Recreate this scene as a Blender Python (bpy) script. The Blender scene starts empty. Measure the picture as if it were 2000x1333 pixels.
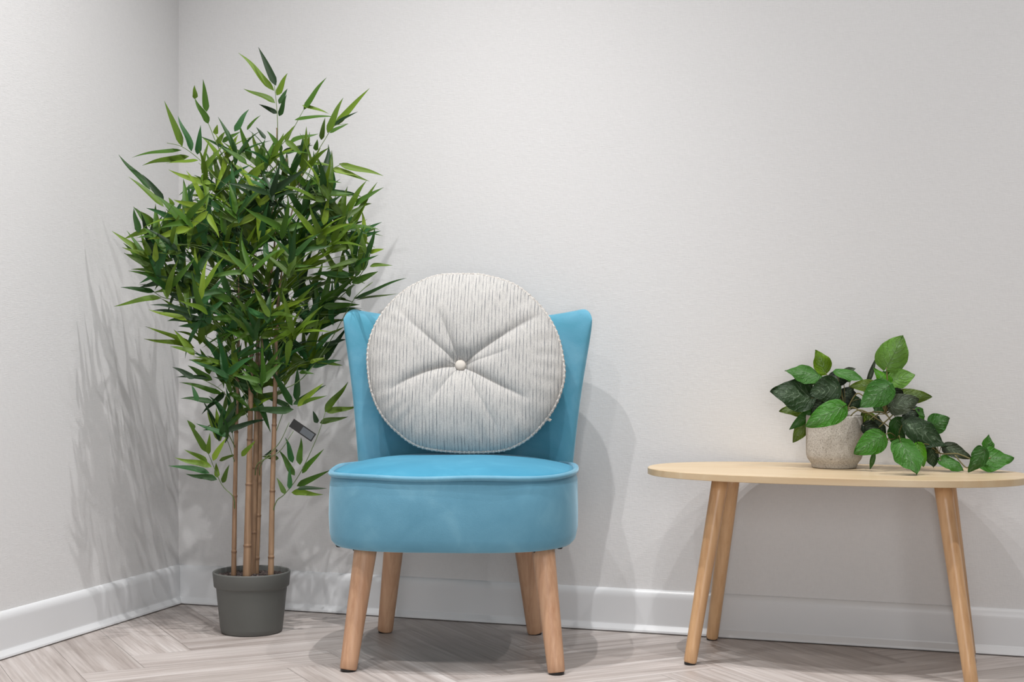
import bpy, bmesh, math, random
from mathutils import Vector, Matrix, noise
random.seed(11)
R = math.radians
PI = math.pi
col = bpy.context.scene.collection
scene = bpy.context.scene

# ------------------------------------------------------------------ camera, world, light, exposure
F = 2964.0                     # focal length in pixels of the 2000 wide frame
HC = 0.744                     # camera height
TH = R(18.6)                   # camera yaw against the room
CT, ST = math.cos(TH), math.sin(TH)
CAM = Vector((2.253, -3.765, HC))

def cw(cx, cd, z=0.0):         # metres right of / in front of the camera -> room coordinates
    return Vector((CAM.x + cx*CT - cd*ST, CAM.y + cx*ST + cd*CT, z))
def at(px, py, d):             # the place seen at (px, py) at distance d
    return cw((px-1000)/F*d, d, HC - (py-666.5)/F*d)

cam_data = bpy.data.cameras.new('camera')
cam = bpy.data.objects.new('camera', cam_data); col.objects.link(cam)
cam.location = CAM; cam.rotation_euler = (PI/2, 0, TH)
cam_data.sensor_width = 36.0; cam_data.lens = 36.0*F/2000.0
cam_data.clip_start = 0.05; cam_data.clip_end = 60
scene.camera = cam

world = bpy.data.worlds.new('world'); scene.world = world
world.use_nodes = True
wb = world.node_tree.nodes['Background']
wb.inputs[0].default_value = (0.98, 0.985, 1.0, 1); wb.inputs[1].default_value = 0.105

def spot(cx, cd, z, tx, td, tz, watts, size, angle, color=(1, .99, .98), blend=.8):
    l = bpy.data.lights.new('downlight', 'SPOT'); o = bpy.data.objects.new('downlight', l); col.objects.link(o)
    o.location = cw(cx, cd, z)
    dirv = cw(tx, td, tz) - o.location
    o.rotation_euler = dirv.to_track_quat('-Z', 'Y').to_euler()
    l.energy = watts; l.shadow_soft_size = size; l.spot_size = R(angle); l.spot_blend = blend; l.color = color
    return o
def area(cx, cd, z, tx, td, tz, watts, size, color=(1, 1, 1)):
    l = bpy.data.lights.new('soft_light', 'AREA'); o = bpy.data.objects.new('soft_light', l); col.objects.link(o)
    o.location = cw(cx, cd, z)
    dirv = cw(tx, td, tz) - o.location
    o.rotation_euler = dirv.to_track_quat('-Z', 'Y').to_euler()
    l.energy = watts; l.shape = 'SQUARE'; l.size = size; l.color = color
    return o
# ceiling spots of the showroom, and an added soft fill for the room behind the camera
spot(-0.12, 3.17, 2.9, -0.30, 3.40, 0.0, 40, 0.012, 64, blend=1)
spot(-0.12, 3.17, 2.9, -0.30, 3.40, 0.0, 76, 0.012, 100, blend=1)
spot(-0.62, 3.02, 2.9, -0.64, 3.30, 0.0, 100, 0.012, 96, blend=1)
spot(0.50, 2.85, 2.9, 0.50, 3.20, 0.0, 64, 0.012, 100, blend=1)
spot(1.60, 2.60, 2.9, 1.55, 2.95, 0.0, 50, 0.012, 64, blend=1)
spot(1.60, 2.60, 2.9, 1.55, 2.95, 0.0, 72, 0.012, 100, blend=1)
spot(0.10, 1.90, 2.9, -0.80, 3.20, 0.7, 66, 0.030, 84, blend=1)  # added spot, turned to brighten the left wall
spot(-0.90, 2.10, 2.9, -1.15, 3.00, 0.3, 85, 0.020, 84, blend=1)
area(0.2, -1.0, 0.9, 0.2, 4.0, 0.7, 55, 2.0)

scene.view_settings.view_transform = 'Standard'
scene.view_settings.look = 'None'
scene.view_settings.gamma = 1.0
scene.view_settings.use_curve_mapping = False
scene.view_settings.exposure = 0.01

# ------------------------------------------------------------------ helpers
def link(name, me, mat=None, parent=None, smooth=True):
    if mat: me.materials.append(mat)
    if smooth:
        for p in me.polygons: p.use_smooth = True
    o = bpy.data.objects.new(name, me); col.objects.link(o)
    if parent: o.parent = parent
    return o
def mesh(name, vs, fs, mat=None, parent=None, smooth=True):
    me = bpy.data.meshes.new(name); me.from_pydata([tuple(v) for v in vs], [], fs); me.update()
    bm = bmesh.new(); bm.from_mesh(me); bmesh.ops.recalc_face_normals(bm, faces=bm.faces); bm.to_mesh(me); bm.free()
    return link(name, me, mat, parent, smooth)
def thing(name, label, cat, loc, rz=0, group=None):
    o = bpy.data.objects.new(name, None); col.objects.link(o); o.empty_display_size = .1
    o.location = loc; o.rotation_euler = (0, 0, rz); o['label'] = label; o['category'] = cat
    if group: o['group'] = group
    return o
def lathe(profile, n=64, c=(0, 0, 0), vs=None, fs=None):
    if vs is None: vs, fs = [], []
    b = len(vs)
    for r, z in profile:
        for i in range(n):
            a = 2*PI*i/n; vs.append((c[0]+r*math.cos(a), c[1]+r*math.sin(a), c[2]+z))
    for k in range(len(profile)-1):
        for i in range(n):
            j = (i+1) % n
            fs.append((b+k*n+i, b+k*n+j, b+(k+1)*n+j, b+(k+1)*n+i))
    return vs, fs
def cap(fs, start, n): fs.append(tuple(range(start, start+n)))
def tube(pts, radii, n=10, closed=False, vs=None, fs=None, caps=True):
    if vs is None: vs, fs = [], []
    b = len(vs); m = len(pts); pts = [Vector(p) for p in pts]
    if not hasattr(radii, '__len__'): radii = [radii]*m
    prev = None
    for i, p in enumerate(pts):
        if closed: t = (pts[(i+1) % m]-pts[i-1])
        else: t = pts[min(i+1, m-1)]-pts[max(i-1, 0)]
        t.normalize()
        if prev is None:
            ref = Vector((0, 0, 1)) if abs(t.z) < .9 else Vector((1, 0, 0))
            u = t.cross(ref).normalized()
        else:
            u = (prev - t*prev.dot(t)).normalized()
        prev = u; v = t.cross(u)
        for k in range(n):
            a = 2*PI*k/n
            vs.append(tuple(p + (u*math.cos(a)+v*math.sin(a))*radii[i]))
    for i in range(m if closed else m-1):
        i2 = (i+1) % m
        for k in range(n):
            k2 = (k+1) % n
            fs.append((b+i*n+k, b+i*n+k2, b+i2*n+k2, b+i2*n+k))
    if caps and not closed:
        fs.append(tuple(b+k for k in range(n))); fs.append(tuple(b+(m-1)*n+k for k in range(n)))
    return vs, fs
def smoothline(pts, k=6):      # Catmull-Rom through the points
    P = [Vector(p) for p in pts]; P = [P[0]*2-P[1]] + P + [P[-1]*2-P[-2]]
    out = []
    for i in range(1, len(P)-2):
        for j in range(k):
            t = j/k; a, b, c, d = P[i-1], P[i], P[i+1], P[i+2]
            out.append(.5*((2*b)+(-a+c)*t+(2*a-5*b+4*c-d)*t*t+(-a+3*b-3*c+d)*t**3))
    out.append(P[-2]); return out

# ------------------------------------------------------------------ materials
def srgb(r, g, b):
    f = lambda c: (c/255/12.92) if c/255 <= .04045 else ((c/255+.055)/1.055)**2.4
    return (f(r), f(g), f(b), 1)
class Mat:
    def __init__(s, name, color=(200, 200, 200), rough=.5, spec=.5):
        s.m = bpy.data.materials.new(name); s.m.use_nodes = True; s.nt = s.m.node_tree
        s.b = s.nt.nodes['Principled BSDF']
        s.b.inputs['Base Color'].default_value = srgb(*color)
        s.b.inputs['Roughness'].default_value = rough
        s.b.inputs['Specular IOR Level'].default_value = spec
    def n(s, t, **kw):
        x = s.nt.nodes.new(t)
        for k, v in kw.items():
            if hasattr(x, k): setattr(x, k, v)
            else: x.inputs[k].default_value = v
        return x
    def l(s, a, b): s.nt.links.new(a, b)
    def coords(s, kind='Object', scale=(1, 1, 1), rot=(0, 0, 0)):
        tc = s.n('ShaderNodeTexCoord'); mp = s.n('ShaderNodeMapping')
        mp.inputs['Scale'].default_value = scale; mp.inputs['Rotation'].default_value = rot
        s.l(tc.outputs[kind], mp.inputs['Vector']); return mp.outputs['Vector']
    def noise(s, vec, scale, detail=3, rough=.5, dist=0):
        x = s.n('ShaderNodeTexNoise'); x.inputs['Scale'].default_value = scale
        x.inputs['Detail'].default_value = detail; x.inputs['Roughness'].default_value = rough
        x.inputs['Distortion'].default_value = dist
        if vec: s.l(vec, x.inputs['Vector'])
        return x.outputs['Fac']
    def ramp(s, fac, stops):
        x = s.n('ShaderNodeValToRGB'); e = x.color_ramp.elements
        while len(e) < len(stops): e.new(.5)
        for i, (p, c) in enumerate(stops):
            e[i].position = p; e[i].color = srgb(*c) if len(c) == 3 else c
        s.l(fac, x.inputs['Fac']); return x.outputs['Color']
    def mix(s, fac, a, b, mode='MIX'):
        x = s.n('ShaderNodeMix'); x.data_type = 'RGBA'; x.blend_type = mode
        for sock, v in ((x.inputs[0], fac), (x.inputs[6], a), (x.inputs[7], b)):
            if isinstance(v, (int, float)): sock.default_value = v
            elif isinstance(v, tuple): sock.default_value = v
            else: s.l(v, sock)
        return x.outputs[2]
    def math(s, op, a, b=None, clamp=False):
        x = s.n('ShaderNodeMath'); x.operation = op; x.use_clamp = clamp
        for i, v in enumerate((a, b)):
            if v is None: continue
            if isinstance(v, (int, float)): x.inputs[i].default_value = v
            else: s.l(v, x.inputs[i])
        return x.outputs[0]
    def bump(s, h, strength=.3, dist=.002):
        x = s.n('ShaderNodeBump'); x.inputs['Strength'].default_value = strength; x.inputs['Distance'].default_value = dist
        s.l(h, x.inputs['Height']); s.l(x.outputs['Normal'], s.b.inputs['Normal']); return x
    def base(s, c): s.l(c, s.b.inputs['Base Color'])

def wall_material():
    M = Mat('woven_wallpaper', (212, 209, 208), .85, .2)
    a = M.noise(M.coords('Object', (60, 60, 700)), 1, 2); b = M.noise(M.coords('Object', (500, 500, 60)), 1, 2)
    c = M.noise(M.coords('Object'), 90, 3)
    h = M.math('ADD', M.math('ADD', a, b), M.math('MULTIPLY', c, .8))
    M.bump(h, .35, .0012)
    big = M.noise(M.coords('Object'), 1.3, 2)
    M.base(M.mix(M.math('MULTIPLY', h, .42), srgb(206, 205, 205), srgb(219, 218, 218)))
    return M.m
def paint_material():
    M = Mat('gloss_white_paint', (216, 217, 219), .32, .5)
    M.bump(M.noise(M.coords('Object', (40, 40, 12)), 3, 2), .05, .001)
    return M.m
def floor_material():
    M = Mat('ash_grey_vinyl_plank', (190, 180, 175), .42, .4)
    uv = M.n('ShaderNodeUVMap'); uv.uv_map = 'plank'
    at_ = M.n('ShaderNodeAttribute'); at_.attribute_name = 'tone'
    mp = M.n('ShaderNodeMapping'); mp.inputs['Scale'].default_value = (1.6, 30, 1)
    M.l(uv.outputs[0], mp.inputs['Vector'])
    g1 = M.noise(mp.outputs[0], 1.0, 6, .62, .9)
    mp2 = M.n('ShaderNodeMapping'); mp2.inputs['Scale'].default_value = (2.5, 110, 1); M.l(uv.outputs[0], mp2.inputs['Vector'])
    g2 = M.noise(mp2.outputs[0], 1.0, 3, .5)
    mp3 = M.n('ShaderNodeMapping'); mp3.inputs['Scale'].default_value = (1.4, 9, 1); M.l(uv.outputs[0], mp3.inputs['Vector'])
    g3 = M.noise(mp3.outputs[0], 1.0, 4, .6, 1.5)
    c = M.ramp(g1, [(.28, (150, 139, 133)), (.43, (184, 174, 169)), (.55, (202, 194, 190)), (.72, (215, 209, 206))])
    c = M.mix(.28, c, M.ramp(g2, [(.38, (138, 126, 120)), (.6, (206, 198, 194))]))
    c = M.mix(M.math('MULTIPLY', M.ramp(g3, [(.5, (0, 0, 0)), (.72, (255, 255, 255))]), .5), c, srgb(152, 141, 134))
    t = M.ramp(at_.outputs['Fac'], [(0, (226, 223, 221)), (1, (255, 255, 255))])
    M.base(M.mix(1.0, c, t, 'MULTIPLY'))
    M.l(M.math('ADD', M.math('MULTIPLY', g1, .2), .34), M.b.inputs['Roughness'])
    M.bump(g2, .12, .0006)
    return M.m
def wood_material(name, light, dark, rough=.45, zscale=6, fine=120):
    M = Mat(name, light, rough, .4)
    v = M.coords('Object', (fine, fine, zscale)); g = M.noise(v, 1, 4, .6, .3)
    v2 = M.coords('Object', (26, 26, 2.2)); g2 = M.noise(v2, 1, 3, .5, .6)
    c = M.ramp(g, [(.3, dark), (.6, light)])
    c = M.mix(.45, c, M.ramp(g2, [(.35, dark), (.65, light)]))
    M.base(c); M.bump(g, .08, .0005)
    return M.m
def velvet_material(name, a, b, c, sheen):
    M = Mat(name, (70, 150, 185), .62, .12)
    n1 = M.noise(M.coords('Object'), 9, 4, .55, .6); n2 = M.noise(M.coords('Object'), 420, 2)
    M.base(M.ramp(n1, [(.3, a), (.55, b), (.75, c)]))
    M.b.inputs['Sheen Weight'].default_value = sheen
    M.b.inputs['Sheen Roughness'].default_value = .38
    M.b.inputs['Sheen Tint'].default_value = srgb(195, 225, 240)
    M.bump(M.math('ADD', n2, M.math('MULTIPLY', n1, .7)), .18, .0015)
    return M.m
def cushion_material():
    M = Mat('striped_linen', (222, 216, 210), .9, .1)
    tc = M.n('ShaderNodeTexCoord'); sx = M.n('ShaderNodeSeparateXYZ'); M.l(tc.outputs['Object'], sx.inputs[0])
    wob = M.noise(M.coords('Object', (6, 6, 3)), 1, 2)
    x = M.math('ADD', sx.outputs[0], M.math('MULTIPLY', wob, .006))
    def lines(period, lo, hi, ph=0):
        s_ = M.math('SINE', M.math('ADD', M.math('MULTIPLY', x, 2*PI/period), ph))
        return M.ramp(s_, [(lo, (0, 0, 0)), (hi, (255, 255, 255))])
    a = lines(.0086, .62, .97); b = lines(.0061, .66, .98, 1.3)
    d1 = M.ramp(M.noise(M.coords('Object', (260, 28, 1)), 1, 2), [(.34, (50, 50, 50)), (.62, (255, 255, 255))])
    d2 = M.ramp(M.noise(M.coords('Object', (200, 44, 3)), 1, 2), [(.4, (0, 0, 0)), (.72, (255, 255, 255))])
    weave = M.noise(M.coords('Object', (700, 380, 300)), 1, 2)
    f = M.math('ADD', M.math('MULTIPLY', M.mix(1, a, d1, 'MULTIPLY'), .85), M.math('MULTIPLY', M.mix(1, b, d2, 'MULTIPLY'), .7), True)
    base = M.ramp(weave, [(.3, (166, 164, 161)), (.7, (188, 186, 183))])
    M.base(M.mix(f, base, srgb(104, 107, 112)))
    M.bump(M.math('ADD', weave, M.math('MULTIPLY', a, .4)), .3, .001)
    return M.m
def concrete_material():
    M = Mat('speckled_concrete', (170, 162, 152), .85, .2)
    n1 = M.noise(M.coords('Object'), 320, 3, .6); n2 = M.noise(M.coords('Object'), 45, 4, .6)
    vo = M.n('ShaderNodeTexVoronoi'); vo.inputs['Scale'].default_value = 210; M.l(M.coords('Object'), vo.inputs['Vector'])
    c = M.ramp(n1, [(.28, (118, 111, 104)), (.42, (174, 168, 160)), (.6, (194, 189, 182)), (.75, (228, 224, 218))])
    c = M.mix(.3, c, M.ramp(n2, [(.3, (158, 150, 140)), (.7, (204, 199, 192))]))
    c = M.mix(M.math('LESS_THAN', vo.outputs['Distance'], .16), c, srgb(104, 96, 90))
    M.base(c); M.bump(n1, .3, .001)
    return M.m
def leaf_material(name, kind):
    M = Mat(name, (60, 110, 40), .42, .4)
    at_ = M.n('ShaderNodeAttribute'); at_.attribute_name = 'tint'
    uv = M.n('ShaderNodeUVMap'); uv.uv_map = 'blade'; sp = M.n('ShaderNodeSeparateXYZ'); M.l(uv.outputs[0], sp.inputs[0])
    if kind == 'bamboo':
        mp = M.n('ShaderNodeMapping'); mp.inputs['Scale'].default_value = (1.5, 26, 1); M.l(uv.outputs[0], mp.inputs['Vector'])
        g = M.noise(mp.outputs[0], 1, 2)
        c = M.mix(.35, at_.outputs['Color'], M.mix(1, at_.outputs['Color'], M.ramp(g, [(.3, (150, 150, 150)), (.7, (255, 255, 255))]), 'MULTIPLY'))
        M.base(c)
        M.b.inputs['Roughness'].default_value = .52
        M.b.inputs['Specular IOR Level'].default_value = .28
        sc = .2
    else:
        # pale blaze along the midrib and side veins of every leaf
        u, v = sp.outputs[0], M.math('ABSOLUTE', sp.outputs[1])
        dn = M.math('MULTIPLY', M.math('SUBTRACT', M.noise(M.coords('Object'), 55, 3, .6), .5), .34)
        ud = M.math('ADD', u, dn)
        vein = M.math('SINE', M.math('MULTIPLY', M.math('SUBTRACT', ud, M.math('MULTIPLY', v, .5)), 34))
        vein = M.ramp(vein, [(.35, (0, 0, 0)), (.95, (255, 255, 255))])
        edge = M.ramp(v, [(.0, (255, 255, 255)), (.35, (170, 170, 170)), (.72, (0, 0, 0))])
        nz = M.noise(M.coords('Object'), 60, 4, .65, 1.0)
        blaze = M.math('MULTIPLY', M.math('MULTIPLY', M.math('ADD', M.math('MULTIPLY', vein, .7), .25), edge), M.ramp(nz, [(.35, (60, 60, 60)), (.6, (255, 255, 255))]))
        pale = M.mix(.7, at_.outputs['Color'], srgb(168, 192, 160))
        c = M.mix(M.math('MULTIPLY', blaze, .8), at_.outputs['Color'], pale)
        mid = M.math('LESS_THAN', v, .035)
        c = M.mix(M.math('MULTIPLY', mid, .55), c, M.mix(.6, at_.outputs['Color'], srgb(40, 60, 35)))
        M.base(c)
        M.bump(M.math('ADD', M.math('MULTIPLY', vein, .8), M.math('MULTIPLY', nz, 1.6)), .7, .0022)
        M.b.inputs['Roughness'].default_value = .4
        sc = .12
    # a little light passes through the blade
    tr = M.n('ShaderNodeBsdfTranslucent'); mx = M.n('ShaderNodeMixShader'); mx.inputs[0].default_value = sc
    M.l(c, tr.inputs['Color'])
    out = M.nt.nodes['Material Output']
    M.b.inputs['Specular IOR Level'].default_value = .3
    M.l(M.b.outputs[0], mx.inputs[1]); M.l(tr.outputs[0], mx.inputs[2]); M.l(mx.outputs[0], out.inputs['Surface'])
    return M.m

m_wall = wall_material(); m_paint = paint_material(); m_floor = floor_material()
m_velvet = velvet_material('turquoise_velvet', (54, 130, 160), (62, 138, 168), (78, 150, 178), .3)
m_velvet_back = velvet_material('turquoise_velvet_back', (78, 144, 166), (94, 154, 178), (112, 166, 188), .7)  # same velvet, paler: the lit look of the wings is in the colour
m_velvet_lit = velvet_material('turquoise_velvet_lit_nap', (94, 146, 170), (102, 154, 178), (116, 166, 188), .6)  # same velvet, light catching the nap painted in as a paler tone
m_leg = wood_material('oiled_beech', (202, 163, 132), (172, 128, 98))
m_tleg = wood_material('lacquered_beech', (214, 174, 132), (190, 146, 104), .3)
m_cane = wood_material('bamboo_cane', (160, 130, 102), (118, 90, 68), .5, 5, 260)
def _cane_nodes(m):                                                # darker rings at the joints
    nt = m.node_tree; b = nt.nodes['Principled BSDF']; src = b.inputs['Base Color'].links[0].from_socket
    a = nt.nodes.new('ShaderNodeAttribute'); a.attribute_name = 'node'
    x = nt.nodes.new('ShaderNodeMix'); x.data_type = 'RGBA'; x.inputs[7].default_value = srgb(108, 80, 60)
    nt.links.new(a.outputs['Fac'], x.inputs[0]); nt.links.new(src, x.inputs[6]); nt.links.new(x.outputs[2], b.inputs['Base Color'])
_cane_nodes(m_cane)
m_linen = cushion_material(); m_concrete = concrete_material()
m_leaf = leaf_material('bamboo_leaf', 'bamboo'); m_pothos = leaf_material('trailing_leaf', 'pothos')
m_black = Mat('black_plastic', (22, 20, 20), .5).m
m_twig = Mat('green_twig', (96, 116, 66), .6).m
m_vine = Mat('brown_vine', (112, 104, 62), .6).m
m_seam = Mat('dark_seam', (38, 62, 84), .7).m

# ------------------------------------------------------------------ the setting
def structure(o, kind='structure'): o['kind'] = kind; return o
def slab(name, x0, x1, y0, y1, z0, z1, mat):
    vs = [(x, y, z) for z in (z0, z1) for y in (y0, y1) for x in (x0, x1)]
    fs = [(0, 1, 3, 2), (4, 5, 7, 6), (0, 1, 5, 4), (2, 3, 7, 6), (0, 2, 6, 4), (1, 3, 7, 5)]
    return structure(mesh(name, vs, fs, mat, None, False))
PW = .020                                                          # the skirting stands this far proud of the wall
slab('wall_back', -PW-.1, 4.6, PW, PW+.1, -.02, 2.9, m_wall)
slab('wall_left', -PW-.1, -PW, -5.0, PW, -.02, 2.9, m_wall)

def baseboard(name, a, b, nrm):                                    # swept skirting profile between two floor points
    prof = [(0, .0022), (.0215, .0022), (.0225, .004), (.0215, .008), (.0150, .017), (.0130, .020), (.0125, .023), (.0125, .084)]
    prof += [(.0125*math.cos(t), .088+.021*math.sin(t)) for t in [i/9*PI/2 for i in range(9)]] + [(0, .1092)]
    vs = [tuple(Vector(e)+Vector(nrm)*p+Vector((0, 0, z))) for e in (a, b) for p, z in prof]
    n = len(prof); fs = [(i, (i+1) % n, n+(i+1) % n, n+i) for i in range(n)]
    fs += [tuple(range(n)), tuple(range(n, 2*n))]
    o = structure(mesh(name, vs, fs, m_paint, None, False)); return o
baseboard('baseboard_back', (-PW, PW, 0), (4.6, PW, 0), (0, -1, 0))
baseboard('baseboard_left', (-PW, PW, 0), (-PW, -5.0, 0), (1, 0, 0))

def build_floor():
    W_, L_ = .145, .58                                             # herringbone strips laid at 45 degrees to the walls
    n = int(round(L_/W_))
    vs, fs, uvs, tones = [], [], [], []
    rnd = random.Random(5)
    ca = math.cos(PI/4); g = .0004
    x0, x1, y0, y1 = -.12, 4.6, -5.0, PW+.02
    def quad(x, y, w, h, horiz):
        u0, v0, t = rnd.uniform(0, 50), rnd.uniform(0, 50), rnd.random()
        c = [(x+g, y+g), (x+w-g, y+g), (x+w-g, y+h-g), (x+g, y+h-g)]
        P = [((a-b)*ca+2.0, (a+b)*ca-2.4) for a, b in c]
        mx = sum(p[0] for p in P)/4; my = sum(p[1] for p in P)/4
        if not (x0-.4 < mx < x1 and y0 < my < y1+.4): return
        b = len(vs); vs.extend((p[0], p[1], 0) for p in P); fs.append((b, b+1, b+2, b+3)); tones.append(t)
        for a_, b_ in c:
            uvs.append((u0+(a_-x), v0+(b_-y)) if horiz else (u0+(b_-y), v0+(a_-x)))
    N = 60
    for i in range(-N, N):
        for j in range(-12, 13):
            ox = i*W_ + j*n*W_*1.0; oy = i*W_ - j*n*W_*1.0
            quad(ox, oy, L_, W_, True)
            quad(ox+L_, oy-L_+W_, W_, L_, False)
    me = bpy.data.meshes.new('floor'); me.from_pydata(vs, [], fs); me.update()
    ul = me.uv_layers.new(name='plank')
    for i, uv in enumerate(uvs): ul.data[i].uv = uv
    at_ = me.attributes.new('tone', 'FLOAT', 'FACE')
    for i, t in enumerate(tones): at_.data[i].value = t
    bm = bmesh.new(); bm.from_mesh(me)
    for co, no in (((x0, 0, 0), (-1, 0, 0)), ((x1, 0, 0), (1, 0, 0)), ((0, y0, 0), (0, -1, 0)), ((0, y1, 0), (0, 1, 0))):
        bmesh.ops.bisect_plane(bm, geom=bm.verts[:]+bm.edges[:]+bm.faces[:], plane_co=co, plane_no=no, clear_outer=True)
    for f in bm.faces:
        if f.normal.z < 0: f.normal_flip()
    # the dark underlay that shows in the joints
    b = [bm.verts.new(p) for p in ((x0, y0, -.001), (x1, y0, -.001), (x1, y1, -.001), (x0, y1, -.001))]
    bm.faces.new(b)
    bm.to_mesh(me); bm.free()
    structure(link('floor', me, m_floor, None, False))
build_floor()

# ------------------------------------------------------------------ chair
CH_ROT = TH - R(3.5)
chair_c = cw(-.134, 3.63, 0)
chair = thing('accent_chair', 'turquoise velvet armless chair with flared back and wooden legs, holding the round cushion', 'chair', chair_c, CH_ROT)
def seat_outline(t, grow=0.0):                                     # t in 0..2pi, local x right, y towards the wall
    c, s = math.cos(t), math.sin(t)
    n = 3.2 if s < 0 else 2.7
    ax = .287+grow; ay = (.268 if s < 0 else .262)+grow
    r = (abs(c/ax)**n + abs(s/ay)**n)**(-1/n)
    return r*c, r*s
NS = 160
def rings(levels, close_bottom=True, close_top=True):
    vs, fs = [], []
    for grow, z in levels:
        for i in range(NS):
            t = 2*PI*i/NS; x, y = seat_outline(t, grow)
            zz = z(x, y) if callable(z) else z
            vs.append((x, y, zz))
    for k in range(len(levels)-1):
        for i in range(NS):
            j = (i+1) % NS; fs.append((k*NS+i, k*NS+j, (k+1)*NS+j, (k+1)*NS+i))
    if close_bottom: fs.append(tuple(range(NS)))
    if close_top: fs.append(tuple(range((len(levels)-1)*NS, len(levels)*NS)))
    return vs, fs
zb = .271
vs, fs = rings([(-.05, zb+.001), (-.02, zb), (-.008, zb+.003), (.000, zb+.012), (.0035, zb+.03), (.005, zb+.07), (.0045, zb+.11), (.003, zb+.14),
                (-.001, zb+.158), (-.007, zb+.167), (-.015, zb+.170)])
for i, v in enumerate(vs):                                         # loose cover: small soft ripples
    k = noise.noise(Vector(v)*9)*.0025 + noise.noise(Vector((v[0]*5, v[1]*5, v[2]*22)))*.0012
    r = math.hypot(v[0], v[1]); f = 1+k/r if r > 0 else 1
    vs[i] = (v[0]*f, v[1]*f, v[2])
seat = mesh('seat_base', vs, fs, m_velvet_lit, chair)
# crowned seat pad
def pad_z(x, y, k):
    return .440 + .0292*k + .002*k*noise.noise(Vector((x*6, y*6, 0)))
K = 22; vs, fs = [], []
for q in range(K+1):
    s = 1-q/K
    for i in range(NS):
        t = 2*PI*i/NS; x, y = seat_outline(t, -.006)
        x *= s; y *= s
        kk = (1-s**3.0)
        vs.append((x, y, pad_z(x, y, kk)))
for q in range(K-1):
    for i in range(NS):
        j = (i+1) % NS; fs.append((q*NS+i, q*NS+j, (q+1)*NS+j, (q+1)*NS+i))
fs.append(tuple((K-1)*NS+i for i in range(NS)))
b = len(vs)
for i in range(NS):
    x, y = seat_outline(2*PI*i/NS, -.008); vs.append((x, y, .430))
for i in range(NS):
    j = (i+1) % NS; fs.append((b+i, b+j, j, i))
fs.append(tuple(range(b, b+NS)))
vs = vs
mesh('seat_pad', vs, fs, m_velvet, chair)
pp = []
for i in range(NS*2):
    x, y = seat_outline(2*PI*i/(NS*2), .0); pp.append((x, y, .4385+.0015*math.sin(i*.13)))
vs, fs = tube(pp, .0062, 10, closed=True)
mesh('piping', vs, fs, m_velvet_lit, chair)

# flared back: one padded shell, wings coming forward
def back_mid(u, v):
    z0 = .30
    au = abs(u)
    ztop = .795 + .036*au**1.6 - .034*max(0, (au-.86)/.14)**2.2
    z = z0 + (ztop-z0)*v
    h = (z-.44)/.38
    W = .268 + .048*max(h, -.2) - .006*math.sin(PI*min(max(h, 0), 1))
    yc = .252 + .030*h
    yw = .185 - .020*h
    y = yc - (yc-yw)*au**2.4
    x = W*math.sin(u*PI/2*.98)/math.sin(PI/2*.98)*.35 + W*u*.65 + .004 + .008*h
    return Vector((x, y, z))
NU, NV = 90, 50
T0 = .030
def backrest():
    us = [-math.cos(PI*i/NU) for i in range(NU+1)]
    vv = [1-math.cos(PI/2*j/NV) for j in range(NV+1)]
    vv = [math.sin(PI/2*j/NV) for j in range(NV+1)]
    vs, fs = [], []
    for side in (-1, 1):
        for v in vv:
            for u in us:
                p = back_mid(u, v); e = 1e-3
                du = back_mid(min(u+e, 1), v)-back_mid(max(u-e, -1), v); dv = back_mid(u, min(v+e, 1))-back_mid(u, max(v-e, 0))
                nn = du.cross(dv).normalized()
                if nn.y < 0: nn = -nn
                t = T0*max(0, 1-abs(u)**9)**.5*max(0, 1-max(0, v)**14)**.5
                if side < 0: t *= 1.0+.25*(1-abs(u)**3)
                q = p + nn*t*side
                vs.append(tuple(q))
    A = (NU+1); B = (NV+1)*(NU+1)
    for s in (0, 1):
        for j in range(NV):
            for i in range(NU):
                a = s*B+j*A+i; fs.append((a, a+1, a+A+1, a+A))
    for i in range(NU): fs.append((i, i+1, B+i+1, B+i))
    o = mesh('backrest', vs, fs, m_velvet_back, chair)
    bm = bmesh.new(); bm.from_mesh(o.data); bmesh.ops.remove_doubles(bm, verts=bm.verts, dist=1e-5)
    bmesh.ops.recalc_face_normals(bm, faces=bm.faces); bm.to_mesh(o.data); bm.free()
    return o
backrest()
for s in (-1, 1):                                                  # dark seam round the rear edge of each wing
    pts = []
    for j in range(34):
        v = .30+.62*j/33
        p = back_mid(s*.975, v) + Vector((s*.0075, .0135, 0)); pts.append(p)
    vs, fs = tube(pts, .0013, 6); mesh('seam', vs, fs, m_seam, chair)

def leg(foot, top, r0, r1, mat, parent, n=28):
    f, t = Vector(foot), Vector(top)
    pts = [f.lerp(t, k/12) for k in range(13)]
    rad = [r0+(r1-r0)*k/12 for k in range(13)]
    rad[0] = r0-.002; pts.insert(1, f.lerp(t, .012)); rad.insert(1, r0)
    vs, fs = tube([Vector((0, 0, 0)) + (p-f) for p in pts], rad, n)
    o = mesh('leg', vs, fs, mat, parent); o.location = f
    for p in o.data.polygons:
        if len(p.vertices) > 4: p.use_smooth = False
    # foot pad, cut level with the floor
    vs, fs = lathe([(0.0001, -.0033), (r0*.84, -.0033), (r0*.88, -.002), (r0*.88, .003)], 24)
    pad = mesh('foot_pad', vs, fs, m_black, o); pad['label'] = 'black felt pad under the leg'
    return o
feet = [(-.2216, -.225, 1, 1), (.2477, -.228, -1, 1), (-.2046, .232, 1, -1), (.1787, .230, -1, -1)]
for fx, fy, sx, sy in feet:
    leg((fx, fy, .0035), (fx+sx*.032, fy+sy*(.052 if sy > 0 else .030), .273), .0195, .0262, m_leg, chair)
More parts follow.
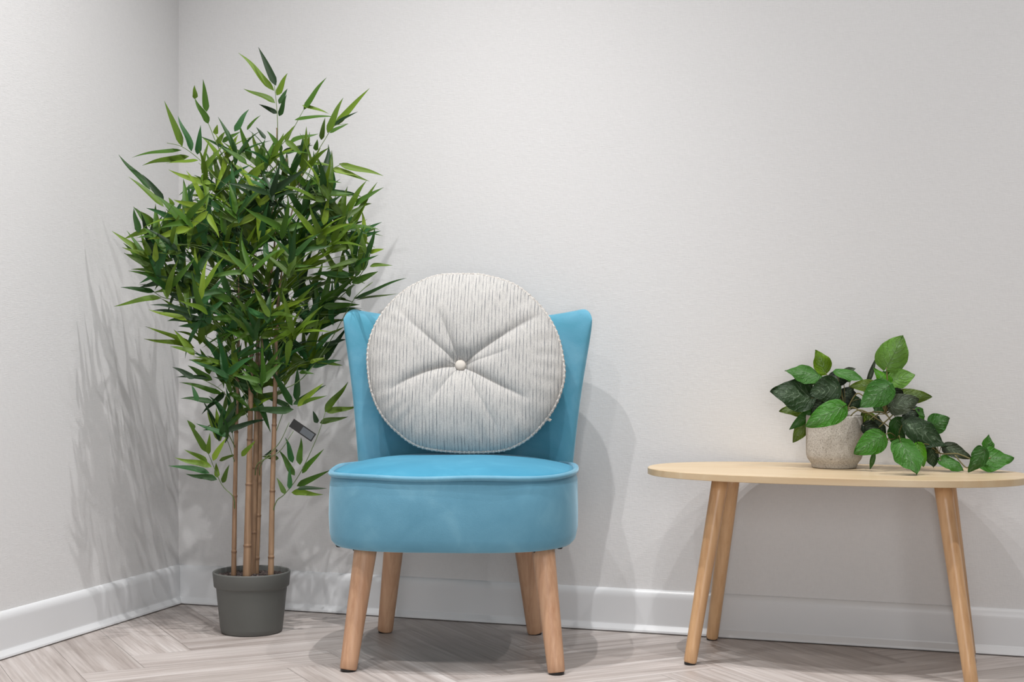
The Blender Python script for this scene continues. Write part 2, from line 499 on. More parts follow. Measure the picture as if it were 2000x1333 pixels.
for bx, by in ((-.262, -.12), (-.214, -.175), (.200, -.19), (.252, -.12)):
    vs, fs = lathe([(0.0001, zb-.006), (.005, zb-.006), (.007, zb-.002), (.007, zb+.004)], 14, (bx, by, 0))
    o = mesh('staple_cap', vs, fs, m_black, chair); o['label'] = 'black fixing under the seat edge'

# ------------------------------------------------------------------ round cushion, built flat (x right, y up, z out) and leant on the back
def build_cushion():
    d0 = 3.70
    base = at(905, 884, 3.665); base.z = .4750
    t = thing('round_cushion', 'round cream ticking stripe cushion with a centre button, leaning on the turquoise chair', 'cushion', base, CH_ROT)
    rim_px = [(870, 537), (905, 537), (940, 540), (1000, 560), (1050, 603), (1080, 650), (1094, 700), (1097, 742), (1084, 788), (1060, 826),
              (1030, 857), (990, 878), (940, 884), (880, 883), (820, 874), (780, 850), (745, 815), (722, 770), (712, 722), (711, 680), (722, 640), (745, 602), (780, 568), (820, 547), (846, 539)]
    lean = R(18)
    S = 3.72/F
    cx, cy = 896, 722
    P = [((x-cx)*S, (cy-y)*S/math.cos(lean)) for x, y in rim_px]
    P = [Vector((x, y, 0)) for x, y in P]
    ring = smoothline(P+[P[0], P[1]], 8)
    polar = sorted([(math.atan2(p.y, p.x), math.hypot(p.x, p.y)) for p in ring])
    def rad(a):
        a = (a+PI) % (2*PI)-PI
        lo = polar[-1]; lo = (lo[0]-2*PI, lo[1])
        for q in polar+[(polar[0][0]+2*PI, polar[0][1])]:
            if q[0] >= a:
                f = (a-lo[0])/max(1e-6, q[0]-lo[0]); return lo[1]+(q[1]-lo[1])*f
            lo = q
        return lo[1]
    creases = [(34, .016, .026, .98, 0), (113, .011, .020, .62, 0), (143, .011, .024, .85, -4), (190, .017, .024, .86, 12), (236, .007, .022, .6, 0), (327, .016, .026, .80, 5),
               (8, .006, .018, .55, 12), (300, .006, .02, .95, 0)]
    def height(s, a, r):
        prof = max(0, 1-s**2.6)**.62
        h = .060*prof
        h *= 1-.50*math.exp(-s/.20)
        h -= .012*math.exp(-(r/.022)**2)
        for ang, dep, wid, ext, bend in creases:
            c = R(ang+bend*s*1.2)
            da = (a-c+PI) % (2*PI)-PI
            if abs(da) > 1.2: continue
            dist = r*math.sin(da)
            env = min(1, s/.10)*max(0, 1-(s/ext)**3) if s < ext else 0
            # one side of each fold overlaps the other a little
            k = math.exp(-(abs(dist)/wid)**1.1*2.2)
            h -= dep*env*k
        # puckers beside the seam
        h += .0022*math.sin(a*31+2*math.sin(a*5))*max(0, (s-.68)/.32)*prof*1.3
        h += .0035*noise.noise(Vector((r*math.cos(a)*14, r*math.sin(a)*14, 3)))*prof
        return h
    NR, NA = 70, 360
    vs, fs = [(0, 0, height(0, 0, 0)), (0, 0, -.060)], []
    for side in (1, -1):
        for k in range(1, NR+1):
            s = math.sin(PI/2*k/NR)**.9 if k < NR else 1.0
            for i in range(NA):
                a = 2*PI*i/NA; rr = rad(a)*s
                if side > 0: z = height(s, a, rr)
                else: z = -.062*max(0, 1-s**2.6)**.62
                vs.append((rr*math.cos(a), rr*math.sin(a), z))
    for side in (0, 1):
        b = 2+side*NR*NA
        for i in range(NA):
            fs.append((side, b+i, b+(i+1) % NA))
            for k in range(NR-1):
                fs.append((b+k*NA+i, b+k*NA+(i+1) % NA, b+(k+1)*NA+(i+1) % NA, b+(k+1)*NA+i))
    yb = min(v[1] for v in vs)
    ex = Matrix.Rotation(PI/2-lean, 4, 'X')                        # stand it up, leaning back
    off = Vector((-(905-cx)*S, 0, 0)) + ex.to_3x3() @ Vector((0, -yb, 0)) + Vector((0, 0, .0))
    M = Matrix.Translation(off) @ ex
    def part(name, vs, fs, mat):
        o = mesh(name, vs, fs, mat, t); o.matrix_local = M; return o
    c = part('cover', vs, fs, m_linen)
    bm = bmesh.new(); bm.from_mesh(c.data); bmesh.ops.remove_doubles(bm, verts=bm.verts, dist=1e-6)
    bmesh.ops.recalc_face_normals(bm, faces=bm.faces); bm.to_mesh(c.data); bm.free()
    pts = []
    N = 900
    rr_ = []
    for i in range(N):
        a = 2*PI*i/N; r = rad(a)*.996
        pts.append((r*math.cos(a), r*math.sin(a), 0)); rr_.append(.0042+.0013*max(0, math.sin(i*2*PI/7.5)))
    vs, fs = tube(pts, rr_, 8, closed=True)
    part('stitched_edge', vs, fs, m_piping)['label'] = 'thick whipped stitching around the rim'
    h0 = height(0, 0, 0)
    vs, fs = lathe([(.0122, -.006), (.0134, -.001), (.0128, .003), (.010, .0055), (.005, .007), (.0002, .0074)], 32, (0, 0, h0+.002))
    part('button', vs, fs, m_linen_plain)['label'] = 'plain cream covered button'
    a = math.atan2(cy-822, 1064-cx); r = rad(a)
    o_ = Vector((r*math.cos(a), r*math.sin(a), -.004)); dx = Vector((math.cos(a), math.sin(a), 0)); dy = Vector((-dx.y, dx.x, 0))
    vs = []
    for z in (0, .0008):
        for p, q in ((-.004, -.006), (.010, -.005), (.011, .002), (-.004, .003)):
            vs.append(tuple(o_+dx*p+dy*q+Vector((0, 0, z))))
    part('sewn_tag', vs, [(0, 1, 2, 3), (4, 5, 6, 7), (0, 1, 5, 4), (1, 2, 6, 5), (2, 3, 7, 6), (3, 0, 4, 7)], m_linen_plain)
def plain(name, c, stitch=False):
    M = Mat(name, c, .85, .15)
    if stitch:
        n = M.noise(M.coords('Object'), 260, 2)
        M.base(M.ramp(n, [(.35, (158, 153, 148)), (.6, (196, 192, 187))]))
    M.bump(M.noise(M.coords('Object'), 500, 2), .3, .001)
    return M.m
m_linen_plain = plain('plain_linen', (196, 190, 182)); m_piping = plain('stitch_thread', (205, 198, 190), True)
build_cushion()

# ------------------------------------------------------------------ coffee table
TC = cw(.7435, 3.521, 0)
ROT_T = R(0.0)
table = thing('coffee_table', 'pale wooden oval-ended coffee table with four splayed round legs', 'table', TC, ROT_T)
def table_top():
    Lh, Dh = .434, .206
    n = 4; out = []
    N = 200
    for i in range(N):
        t = 2*PI*i/N; c, s = math.cos(t), math.sin(t)
        # rounded ends drawn out like a stadium, softened
        x = Lh*math.copysign(abs(c)**(2/2.9), c); y = Dh*math.copysign(abs(s)**(2/2.15), s)
        out.append((x, y))
    z1 = .4435
    lv = [(.993, z1-.0160), (1.0, z1-.0150), (1.0, z1-.0012), (.997, z1)]
    vs, fs = [], []
    for k, z in lv:
        for x, y in out: vs.append((x*k, y*k, z))
    for j in range(len(lv)-1):
        for i in range(N):
            q = (i+1) % N; fs.append((j*N+i, j*N+q, (j+1)*N+q, (j+1)*N+i))
    fs.append(tuple(range(N))); fs.append(tuple(range((len(lv)-1)*N, len(lv)*N)))
    M = Mat('pale_oak_veneer', (226, 200, 160), .38, .4)
    g = M.noise(M.coords('Object', (3, 60, 20)), 1, 5, .6, .5); g2 = M.noise(M.coords('Object', (2, 14, 8)), 1, 3, .5, .8)
    c = M.ramp(g, [(.3, (198, 170, 134)), (.6, (208, 188, 156))]); c = M.mix(.4, c, M.ramp(g2, [(.35, (198, 170, 132)), (.65, (214, 193, 162))]))
    M.base(c)
    mesh('tabletop', vs, fs, M.m, table, False)
table_top()
def cam_local(cx, cd, origin): return cw(cx, cd, 0)-origin
tf = [((1347.5, 1298.5), 1), ((1897.5, 1341), -1), ((1390.5, 1250.5), 1), ((1893.5, 1283.5), -1)]
for k, ((px, py), s) in enumerate(tf):
    d = HC*F/(py-666.5); p = cw((px-1000)/F*d, d, 0)-TC
    sy = 1 if k < 2 else -1
    leg((p.x, p.y, .0035), (p.x+s*(.050 if k == 3 else .062), p.y+sy*.050, .428), .0150, .0195, m_tleg, table)

# ------------------------------------------------------------------ bamboo
PD = 3.885                                                         # the pot stands this far off
pot_c = cw((491.5-1000)/F*PD, PD, 0)
bamboo = thing('potted_bamboo', 'tall leafy bamboo with tan canes in a grey plastic pot, standing in the corner', 'plant', pot_c)
def loc(p): return Vector(p)-pot_c
M = Mat('grey_plastic', (92, 93, 90), .55, .35); M.bump(M.noise(M.coords('Object'), 600, 2), .12, .0006); m_pot = M.m
prof = [(.0001, 0), (.070, 0), (.0755, .001), (.0775, .004), (.0795, .014), (.0895, .113), (.0905, .117), (.0945, .118), (.0955, .1195), (.0985, .152), (.0985, .1545), (.0970, .1560),
        (.0950, .1558), (.0935, .153), (.0880, .10), (.086, .09)]
vs, fs = lathe(prof, 80); mesh('pot', vs, fs, m_pot, bamboo)
M = Mat('potting_stones', (50, 40, 36), .7); n_ = M.noise(M.coords('Object'), 180, 3)
M.base(M.ramp(n_, [(.35, (28, 20, 18)), (.55, (62, 48, 44)), (.75, (120, 104, 98))])); m_soil = M.m
vs, fs = [], []
ns = 44
for i in range(ns+1):
    for j in range(ns+1):
        x = (i/ns*2-1)*.091; y = (j/ns*2-1)*.091
        vs.append((x, y, .1425+.007*noise.noise(Vector((x*110, y*110, 0)))+.002*noise.noise(Vector((x*300, y*300, 5)))))
for i in range(ns):
    for j in range(ns):
        q = (i*(ns+1)+j, (i+1)*(ns+1)+j, (i+1)*(ns+1)+j+1, i*(ns+1)+j+1)
        if all(math.hypot(vs[k][0], vs[k][1]) < .0925 for k in q): fs.append(q)
mesh('soil', vs, fs, m_soil, bamboo, False)

canes = [  # polyline in the picture, distance, base radius, top radius
    ([(456.5, 1123), (459, 960), (462, 815), (466, 640), (464, 480), (452, 400)], 3.885, .0068, .0040),
    ([(482, 1124), (486, 960), (489, 815), (492, 640), (497, 480), (505, 380)], 3.862, .0105, .0050),
    ([(492, 1122), (497, 960), (501, 815), (505, 640), (520, 470), (560, 310)], 3.905, .0090, .0045),
    ([(500, 1121), (506, 960), (509, 800), (514, 640), (536, 480), (541, 250)], 3.915, .0078, .0042),
    ([(529, 1122), (532, 960), (536, 820), (540, 640), (547, 560), (562, 450), (590, 340)], 3.870, .0078, .0048)]
cane_lines = []
for pl, d, r0, r1 in canes:
    P = smoothline([at(x, y, d) for x, y in pl], 110)
    P[0] = P[0]-Vector((0, 0, .012))
    total = sum((P[i+1]-P[i]).length for i in range(len(P)-1))
    rad, s = [], 0; node = random.uniform(.03, .12); gap = .135
    nodes = []
    while node < total: nodes.append(node); node += gap*random.uniform(.8, 1.25)
    for i, p in enumerate(P):
        k_ = s/total; r = r0+(r1-r0)*min(1, k_/.62)
        if k_ > .62: r = r1+(.0016-r1)*min(1, (k_-.62)/.16)
        for q in nodes: r += (.07*r0+.0005)*math.exp(-((s-q)/.0026)**2) - .0004*math.exp(-((s-q-.006)/.003)**2)
        rad.append(r)
        if i < len(P)-1: s += (P[i+1]-P[i]).length
    vs, fs = tube([loc(p) for p in P], rad, 14)
    o = mesh('cane', vs, fs, m_cane, bamboo)
    nd = o.data.attributes.new('node', 'FLOAT', 'POINT'); s = 0
    for i, p in enumerate(P):
        k_ = max([math.exp(-((s-q)/.0022)**2) for q in nodes]+[0])
        for j in range(14): nd.data[i*14+j].value = k_
        if i < len(P)-1: s += (P[i+1]-P[i]).length
    cane_lines.append(P)

class Leaves:
    def __init__(s): s.vs, s.fs, s.uv, s.tint = [], [], [], []
    def blade(s, b, t, w, up, tint, bend=.08, roll=0, shape='bamboo', fold=.25, nseg=12, wave=0):
        b, t = Vector(b), Vector(t); ax = t-b; L = ax.length; ax.normalize()
        nrm = (up-ax*up.dot(ax)).normalized(); nrm = Matrix.Rotation(roll, 3, ax) @ nrm
        side = ax.cross(nrm).normalized()
        base = len(s.vs); nc = 4 if shape == 'bamboo' else 8
        ph = random.uniform(0, 6)
        for i in range(nseg+1):
            u = i/nseg
            if shape == 'bamboo':
                ww = w*(min(1, (u/.16))**.6)*(1-max(0, (u-.16)/.84)**1.7)*(1 if u < 1 else 0)
                ww = max(ww, w*.03)
            else:
                ww = w*(math.sin(PI*min(1, u*1.0)**.62)**.75 if 0 < u < 1 else .0) * (1-.12*u)
                ww = max(ww, w*.015)
            c = b+ax*L*u + nrm*(bend*L*math.sin(PI*u)) + side*(wave*L*math.sin(2*PI*u)*.5)
            for k in range(nc+1):
                v = k/nc*2-1
                back = 0
                if shape != 'bamboo' : back = -.13*L*(v*v)*max(0, 1-u*3.2)       # heart shaped lobes
                p = c + side*(v*ww/2) + nrm*(abs(v)*fold*ww/2) + ax*back
                if shape != 'bamboo': p = p + nrm*(.07*w*math.sin(u*8+ph+v*2)*abs(v)+.02*w*math.sin(u*23+ph*2-abs(v)*9))
                s.vs.append(tuple(p)); s.uv.append((u, v))
        A = nc+1
        for i in range(nseg):
            for k in range(nc):
                a = base+i*A+k; s.fs.append((a, a+1, a+A+1, a+A)); s.tint.append(tint)
    def build(s, name, mat, parent):
        me = bpy.data.meshes.new(name); me.from_pydata(s.vs, [], s.fs); me.update()
        ul = me.uv_layers.new(name='blade')
        for i, lp in enumerate(me.loops): ul.data[i].uv = s.uv[lp.vertex_index]
        at_ = me.attributes.new('tint', 'FLOAT_COLOR', 'FACE')
        for i, t in enumerate(s.tint): at_.data[i].color = t
        return link(name, me, mat, parent)

def wall_limit(px):                                                # farthest distance before a wall, along this column
    k = (px-1000)/F
    # back wall y = PW, left wall x = -PW
    dy = (PW-CAM.y)/(k*ST+CT)
    den = k*CT-ST
    dx = (-PW-CAM.x)/den if den < 0 else 99
    return min(dy, dx if dx > 0 else 99)-.035
tocam = (CAM-pot_c); tocam.z = 0; tocam.normalize()
bam_tints = [(66, 92, 20), (64, 100, 24), (82, 110, 22), (98, 126, 28), (40, 76, 26), (118, 144, 38), (46, 92, 44), (28, 54, 22)]
def pick(weights, rnd): return srgb(*rnd.choices(bam_tints, weights)[0])
LV = Leaves(); twigs_v, twigs_f = [], []
rnd = random.Random(3)
def bleaf(b, t, w=12.5, d=None, d2=None, tone=None, bend=None, r=None):
    """b, t: picture points of the leaf's foot and tip"""
    d = PD if d is None else d; d2 = d+rnd.uniform(-.03, .03) if d2 is None else d2
    d = min(d, wall_limit(b[0])); d2 = min(d2, wall_limit(t[0]))
    if t[0] > 655 and t[1] > 575: d2 = max(d2, 3.99); d = max(d, 3.93)
    if b[0] > 655 and b[1] > 575: d = max(d, 3.99)
    B, T = at(b[0], b[1], d), at(t[0], t[1], d2)
    tint = tone or pick([4, 5, 5, 3, 3, 1, 3, 2], rnd)
    up = (tocam*1.0+Vector((0, 0, .75)))
    LV.blade(loc(B), loc(T), w/F*d, up, tint, rnd.uniform(.02, .09) if bend is None else bend, rnd.uniform(-.75, .75) if r is None else r, wave=rnd.uniform(-.05, .05))
def twig(pts, r=.0012):
    P = smoothline([loc(p) for p in pts], 5)
    n = len(P); tube(P, [r*(1-.5*i/n) for i in range(n)], 5, vs=twigs_v, fs=twigs_f)
def cane_at(k, y):                                                 # point of a cane near a picture height
    P = cane_lines[k]; z = HC-(y-666.5)/F*PD
    return min(P, key=lambda p: abs(p.z-z))
zA = lambda X, Y: (200+X/3.3333, 80+Y/3.3333)
zB = lambda X, Y: (200+X/3.3333, 440+Y/3.3333)
zC = lambda X, Y: (200+X/2.41, 780+Y/2.41)
A_ = [((1118,325),(885,78)),((1130,292),(1015,40)),((1135,355),(1205,210)),((1150,410),(1205,310)),((1150,490),(1200,350)),((1125,405),(918,312)),((1138,472),(1018,412)),
 ((520,688),(403,390)),((580,720),(492,488)),((618,740),(640,550)),((515,712),(192,760)),((565,752),(260,812)),((625,778),(415,798)),
 ((600,378),(600,288)),((678,462),(655,250)),((690,540),(600,370)),((735,610),(750,545)),((745,670),(800,590)),((760,750),(650,630)),
 ((1510,555),(1740,308)),((1465,600),(1568,370)),((1500,560),(1665,460)),((1480,600),(1600,540)),((1425,645),(1450,500)),((1390,715),(1400,640)),
 ((1310,450),(1460,238)),((1300,420),(1475,475)),((1250,515),(1520,495)),((1190,660),(1260,545)),((1170,720),(1070,585)),((1215,665),(1410,605)),((1170,725),(1370,680)),((1190,650),(1320,760)),
 ((940,580),(1030,485)),((860,590),(955,445)),((960,780),(890,540)),((780,660),(900,590)),((1480,840),(1740,915)),((1500,830),(1670,885)),((1540,800),(1830,880)),((1370,800),(1500,815)),((1430,860),(1400,800)),
 ((1080,1000),(1310,1010)),((1400,1000),(1630,995)),((1100,1170),(1390,1230)),((1580,1130),(1720,910)),((1600,1240),(1790,920)),((1620,1080),(1830,955)),((1690,1075),(1755,1060)),
 ((1570,1270),(1555,1050)),((1440,1200),(1475,1010)),((1460,1250),(1520,1000)),((1420,1200),(1340,1060)),((1600,1290),(1820,1180)),((1710,1333),(1685,1100)),
 ((310,970),(105,740)),((520,1180),(340,1000)),((400,1080),(170,885)),((400,1040),(260,870)),((525,1165),(605,925)),((545,1210),(680,1060)),((310,1210),(200,1080)),((235,1250),(205,1090)),
 ((365,1250),(340,1085)),((400,1250),(410,1130)),((310,1235),(140,1290)),((530,1210),(430,1200)),((460,1080),(430,1020)),((855,1110),(835,790)),((790,1150),(640,970)),((700,960),(545,965)),((710,930),(580,910)),
 ((940,800),(780,690)),((1000,820),(1060,640)),((1060,640),(1000,560)),((880,900),(820,760)),((1110,760),(1180,600)),((980,900),(1100,760)),((1240,900),(1230,800))]
B_ = [((315,230),(60,38)),((350,300),(140,180)),((400,350),(168,298)),((340,435),(118,405)),((385,475),(75,530)),((345,240),(350,90)),((370,290),(440,110)),((310,200),(250,60)),
 ((550,620),(300,550)),((600,800),(270,740)),((590,790),(280,660)),((600,830),(440,790)),((600,850),(465,680)),((620,430),(600,130)),((630,440),(800,200)),((640,520),(800,330)),((600,500),(500,220)),
 ((680,690),(720,500)),((920,600),(830,520)),((940,580),(1050,470)),((940,605),(1245,550)),((1120,400),(1500,120)),((1100,430),(1250,420)),
 ((1690,300),(1700,0)),((1700,300),(1775,10)),((1680,310),(1590,60)),((1740,270),(1890,262)),((1740,180),(1835,155)),((1640,480),(1760,370)),((1640,480),(1980,345)),((1650,490),(1930,445)),
 ((1610,470),(1640,390)),((1580,490),(1470,480)),((1580,130),(1740,70)),((600,1000),(455,925)),((690,1000),(480,990)),((780,1100),(500,1025)),((720,900),(560,880)),((720,1150),(510,1130)),((620,1150),(580,1040)),
 ((1450,1220),(1600,1020)),((1460,1220),(1660,1180)),((1415,1290),(1600,1248)),((1400,1290),(1370,1210)),((1270,1180),(1440,1030)),((1300,1170),(1465,1110)),((910,1220),(820,900)),((940,1140),(1030,930)),((950,1200),(1130,1120)),
 ((600,1330),(550,1270)),((1090,680),(1220,560)),((1210,750),(1215,600)),((880,860),(1130,810)),((830,790),(780,610)),((1250,760),(1040,750)),((1260,700),(1410,560)),
 ((1290,640),(1590,535)),((1330,700),(1585,610)),((1400,760),(1580,660)),((1440,790),(1590,745)),((1420,800),(1510,830)),((1280,960),(1380,970)),((1350,900),(1450,860)),((520,180),(310,180)),((560,60),(400,190))]
C_ = [((490,250),(400,100)),((500,260),(505,160)),((590,180),(440,115)),((495,300),(385,238)),((515,320),(340,275)),((505,350),(310,315)),((540,380),(392,352)),((520,290),(585,180)),((550,290),(640,262)),
 ((540,370),(535,300)),((565,395),(598,308)),((655,270),(720,195)),((940,350),(1043,235)),((905,360),(830,240)),((930,310),(935,180)),((895,300),(860,180)),((915,410),(1072,335)),((915,425),(1058,420)),((890,440),(1040,450)),
 ((880,425),(885,318)),((860,448),(820,370)),((830,280),(750,270)),((825,240),(760,265))]
def dep(px, py):
    # leaves right of the canes pass behind the chair's wing; the rest spreads round the canes
    if px > 640 and py > 585: return 3.975
    if px > 700: return 3.89
    if px < 420: return 3.77+rnd.uniform(-.07, .06)
    return 3.86+rnd.uniform(-.07, .06)
tips_bound = []
for lst, z in ((A_, zA), (B_, zB), (C_, zC)):
    for b, t in lst:
        b, t = z(*b), z(*t)
        d = dep(*t) if t[0] > 640 else dep(*b)
        L = math.hypot(t[0]-b[0], t[1]-b[1])
        w = 14.5 if L > 75 else (13 if L > 45 else 10.5)
        bleaf(b, t, w, d, d+rnd.uniform(-.015, .015), r=rnd.uniform(-.35, .35), bend=rnd.uniform(.0, .06))
tw = [  # main twigs in the picture: points, zoom, cane
 (zA, [(1140,640),(1138,470),(1118,270)], 3), (zA, [(870,1000),(735,890),(640,780),(520,690),(420,665)], 0), (zA, [(820,800),(740,660),(690,540),(600,370)], 1),
 (zA, [(1290,1000),(1350,850),(1380,760),(1450,640),(1510,555),(1600,540)], 4), (zA, [(1370,940),(1480,845),(1560,800)], 4), (zA, [(1080,760),(1200,640),(1310,450)], 3),
 (zA, [(700,1300),(545,1230),(520,1160),(400,1050),(250,900)], 0), (zA, [(500,1333),(380,1260),(300,1210)], 0), (zA, [(840,1320),(850,1120)], 1), (zA, [(1400,1333),(1440,1200)], 4), (zA, [(1480,1290),(1570,1200),(1650,1050)], 4),
 (zB, [(560,400),(480,420),(400,350),(330,200)], 0), (zB, [(480,490),(390,470),(330,430)], 0), (zB, [(760,860),(650,720),(540,620),(400,560)], 0), (zB, [(700,900),(600,820),(450,730)], 0),
 (zB, [(830,800),(700,560),(620,430)], 1), (zB, [(940,700),(920,600),(1100,540)], 1), (zB, [(1300,1000),(1480,760),(1640,480),(1760,370)], 4), (zB, [(1500,500),(1690,310),(1740,180)], 4),
 (zB, [(860,1200),(780,1080),(640,1000),(520,960)], 0), (zC, [(615,460),(560,400),(500,260)], 0), (zC, [(820,480),(860,445),(930,350),(1010,180),(1050,60)], 4), (zC, [(750,300),(830,210),(880,110)], 3), (zC, [(735,300),(830,250),(900,150)], 2)]
for z, pts, k in tw:
    P = [z(*p) for p in pts]
    c = cane_at(k, P[0][1]+28)
    D = [min((3.975 if (x > 640 and y > 585) else (3.88 if x > 700 else 3.86)), wall_limit(x)) for x, y in P]
    twig([c]+[at(x, y, d) for (x, y), d in zip(P, D)], .0015)
# the inner mass: sprays of leaves along thin twigs growing from the canes
hull = [(235, 440, 620), (270, 400, 640), (300, 390, 640), (340, 330, 640), (370, 370, 690), (400, 290, 715), (450, 255, 735), (500, 250, 745), (550, 280, 738), (600, 305, 700), (650, 350, 685), (700, 375, 665), (740, 385, 650), (780, 400, 625), (820, 385, 610), (860, 400, 560), (900, 430, 500)]
def hull_x(y):
    for (a, l0, r0), (b, l1, r1) in zip(hull, hull[1:]):
        if a <= y <= b:
            f = (y-a)/(b-a); return l0+(l1-l0)*f, r0+(r1-r0)*f
    return 420, 560
n_spray = 0
while n_spray < 175:
    y = rnd.triangular(255, 890, 480) ; l, r = hull_x(y)
    x = rnd.uniform(l+25, r-25)
    k = min(range(5), key=lambda i: abs(x-(460+i*18))+rnd.uniform(0, 60))
    depth = 3.86+rnd.gauss(0, .075)
    if x > 600 and y > 540: depth = 3.97+rnd.uniform(-.02, .03)
    if x < 400: depth -= .07
    depth = min(max(depth, 3.66), wall_limit(x)-.02)
    n_spray += 1
    c = cane_at(k, min(y+rnd.uniform(30, 90), 960))
    e = at(x, y, depth)
    mid = c.lerp(e, .55)+Vector((0, 0, .02))
    twig([c, mid, e], .0011)
    dirx = (x-500)/170+rnd.uniform(-.6, .6)
    m = rnd.randint(4, 6)
    tone = pick([4, 5, 5, 3, 3, 1, 3, 2], rnd) if rnd.random() < .75 else None
    for q in range(m):
        a = R(90)-dirx*R(38)+R(-62+124*q/(m-1))+rnd.uniform(-.25, .25)
        if rnd.random() < .12: a += R(120)
        L = rnd.uniform(56, 104)
        bx, by = x-(dirx*5)*(q % 3)*1.2+rnd.uniform(-4, 4), y+(q % 3)*9+rnd.uniform(-4, 4)
        tx, ty = bx+L*math.cos(a), by-L*math.sin(a)*.9
        dd = depth+rnd.uniform(-.07, .07)
        if x > 600 and y > 520: dd = max(dd, 3.95)
        lx, rx = hull_x(min(max(ty, 300), 900))
        if ty < 190 or tx < lx-15 or tx > rx+12: continue
        bleaf((bx, by), (tx, ty), rnd.uniform(11.5, 15.5), depth, dd, tone)
mesh('branches', twigs_v, twigs_f, m_twig, bamboo)
LV.build('foliage', m_leaf, bamboo)
# black hang tag with a clear window
c0, ex_, ey_ = at(591, 841, 3.80), (at(612, 855, 3.80)-at(570, 826, 3.80)), (at(598, 832, 3.80)-at(586, 850, 3.80))
ex_ *= .52; ey_ *= .42
dz = -tocam*.0008
def plate(k1, k2, c, th):
    vs = []
    for s in (0, 1):
        for a, b in ((-k1, -k2), (k1, -k2), (k1, k2), (-k1, k2)): vs.append(tuple(loc(c)+ex_*a+ey_*b+dz*th*s))
    return vs, [(0, 1, 2, 3), (4, 5, 6, 7), (0, 1, 5, 4), (1, 2, 6, 5), (2, 3, 7, 6), (3, 0, 4, 7)]
vs, fs = plate(1, 1, c0, 1); tag = mesh('hang_tag', vs, fs, m_black, bamboo, False); tag['label'] = 'black tag hanging among the lower leaves'
vs, fs = plate(.5, .74, c0+ex_*.40+tocam*.0012, 1); mesh('tag_window', vs, fs, Mat('grey_film', (84, 88, 92), .25).m, tag, False)

# ------------------------------------------------------------------ trailing plant in the concrete pot
pd = 3.60
pc = at(1629.5, 914, pd); pc.z = .4435
plant = thing('trailing_plant', 'heart-leaved trailing plant in a round concrete pot on the coffee table', 'plant', pc)
vs, fs = lathe([(.0001, .0006), (.050, .0006), (.0525, .002), (.0532, .005), (.0540, .010), (.0585, .016), (.0630, .022), (.0655, .030), (.0662, .040), (.0664, .118), (.0660, .1225), (.0650, .1245), (.0630, .1245), (.0615, .122), (.060, .10), (.0001, .098)], 80)
mesh('pot', vs, fs, m_concrete, plant)
rnd = random.Random(8)
V = Leaves(); vv_, vf_ = [], []
zP = lambda X, Y: (1480+X/3.846, 640+Y/3.846)
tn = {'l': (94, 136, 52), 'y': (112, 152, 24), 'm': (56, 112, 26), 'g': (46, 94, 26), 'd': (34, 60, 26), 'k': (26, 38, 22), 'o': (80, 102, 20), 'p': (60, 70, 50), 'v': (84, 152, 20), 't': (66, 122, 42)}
PL = [((970,300),(1092,58),220,'l',-.01),((1000,400),(1183,355),135,'l',.0),((1060,515),(1312,522),108,'o',.03),((505,335),(432,168),130,'y',.01),((450,365),(203,325),150,'t',-.02),
 ((400,530),(93,478),225,'d',-.03),((390,610),(160,630),110,'o',.02),((400,640),(235,768),72,'g',.0),((375,690),(262,868),100,'o',.02),((600,450),(385,500),180,'d',-.04),((635,600),(357,745),165,'m',-.09),
 ((590,340),(805,400),90,'t',-.02),((640,345),(737,308),50,'p',.0),((540,400),(690,380),120,'k',-.01),((590,580),(720,450),140,'k',.0),((985,440),(768,600),180,'g',-.05),((880,440),(690,440),90,'o',-.03),
 ((1010,500),(868,305),120,'v',.0),((830,405),(888,228),34,'p',.0),((1000,600),(1212,540),150,'p',-.04),((1110,720),(1425,895),215,'d',-.05),((1300,740),(1443,683),140,'g',.01),((1190,620),(1255,675),60,'m',.0),
 ((935,820),(722,952),165,'m',-.07),((870,950),(842,1070),36,'g',-.08),((1075,865),(1195,1107),235,'t',-.12),((1200,880),(1245,1050),95,'v',-.06),((1305,915),(1322,1055),115,'d',-.02),
 ((1405,900),(1605,985),100,'p',.0),((1375,1000),(1545,1078),115,'t',-.02),((1705,925),(1580,1090),110,'g',-.03),((1660,1000),(1925,985),185,'m',.0),((1725,930),(1735,805),95,'m',.02),((1700,930),(1600,960),90,'g',.01),
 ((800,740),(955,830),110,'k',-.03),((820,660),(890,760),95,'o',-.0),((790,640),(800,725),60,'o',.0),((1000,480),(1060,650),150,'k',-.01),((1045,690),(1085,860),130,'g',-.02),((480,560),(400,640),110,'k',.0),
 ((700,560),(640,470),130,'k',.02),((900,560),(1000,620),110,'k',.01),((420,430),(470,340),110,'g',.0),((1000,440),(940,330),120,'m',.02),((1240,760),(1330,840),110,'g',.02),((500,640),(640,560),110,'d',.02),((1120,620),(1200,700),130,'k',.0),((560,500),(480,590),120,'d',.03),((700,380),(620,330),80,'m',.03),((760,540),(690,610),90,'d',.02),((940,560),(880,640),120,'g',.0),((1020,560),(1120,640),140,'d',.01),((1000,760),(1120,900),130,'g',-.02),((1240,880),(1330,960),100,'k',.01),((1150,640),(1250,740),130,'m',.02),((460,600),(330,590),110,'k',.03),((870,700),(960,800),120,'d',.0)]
def pdist(px, off): return 3.60-.00045*(px-1630)+off
def place(px, py, d):
    if py > 860: d = min(d, (HC-.4460)*F/(py-666.5))
    return min(d, wall_limit(px))
pl_loc = lambda p: Vector(p)-pc
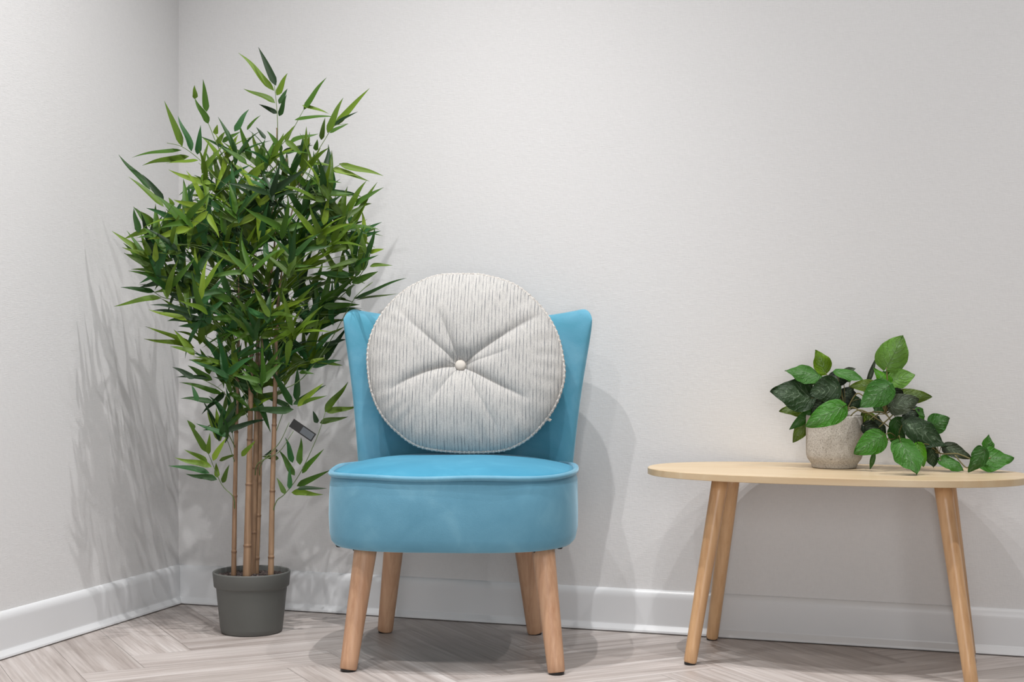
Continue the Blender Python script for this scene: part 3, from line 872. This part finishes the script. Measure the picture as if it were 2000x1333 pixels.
hubs = [at(*zP(660, 640), 3.60), at(*zP(960, 650), 3.55), at(*zP(1050, 830), 3.53), at(*zP(1360, 945), 3.50), at(*zP(1640, 1000), 3.47)]
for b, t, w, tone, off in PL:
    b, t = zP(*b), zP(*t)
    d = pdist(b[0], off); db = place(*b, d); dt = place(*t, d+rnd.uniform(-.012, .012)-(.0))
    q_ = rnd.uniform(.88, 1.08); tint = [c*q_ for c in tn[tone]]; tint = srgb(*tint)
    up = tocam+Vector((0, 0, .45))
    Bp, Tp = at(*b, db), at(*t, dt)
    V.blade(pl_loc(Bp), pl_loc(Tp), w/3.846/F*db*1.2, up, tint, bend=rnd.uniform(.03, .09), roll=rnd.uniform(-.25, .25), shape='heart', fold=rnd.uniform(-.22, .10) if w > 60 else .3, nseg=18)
    h = min(hubs, key=lambda q: (q-Bp).length)
    P = smoothline([pl_loc(h), pl_loc(h.lerp(Bp, .5)+Vector((0, 0, .010))), pl_loc(Bp)], 5); tube(P, .0010, 6, vs=vv_, fs=vf_)
vines = [[(600, 720), (650, 650), (710, 600), (800, 640), (930, 635), (990, 680)], [(640, 720), (670, 620), (740, 500), (800, 520), (860, 560)], [(620, 720), (560, 560), (540, 430)], [(650, 720), (760, 620), (900, 690), (1000, 760), (1050, 830)],
         [(960, 640), (1040, 760), (1120, 860), (1360, 945), (1500, 950), (1640, 1000), (1750, 980)], [(900, 760), (1010, 660), (1050, 600)], [(930, 880), (1000, 820), (1060, 800)], [(1480, 960), (1560, 1050), (1600, 1040)], [(950, 640), (975, 500), (968, 300)]]
for v in vines:
    P = []
    for q in v:
        x, y = zP(*q); P.append(pl_loc(at(x, y, place(x, y, pdist(x, -.01)))))
    P = smoothline(P, 6); tube(P, .0016, 7, vs=vv_, fs=vf_)
V.vs = [(x, y, max(z, .0014)) for x, y, z in V.vs]                 # lowest leaves lie on the table top
vv_ = [(x, y, max(z, .0014)) for x, y, z in vv_]
mesh('stems', vv_, vf_, m_vine, plant)
V.build('foliage', m_pothos, plant)
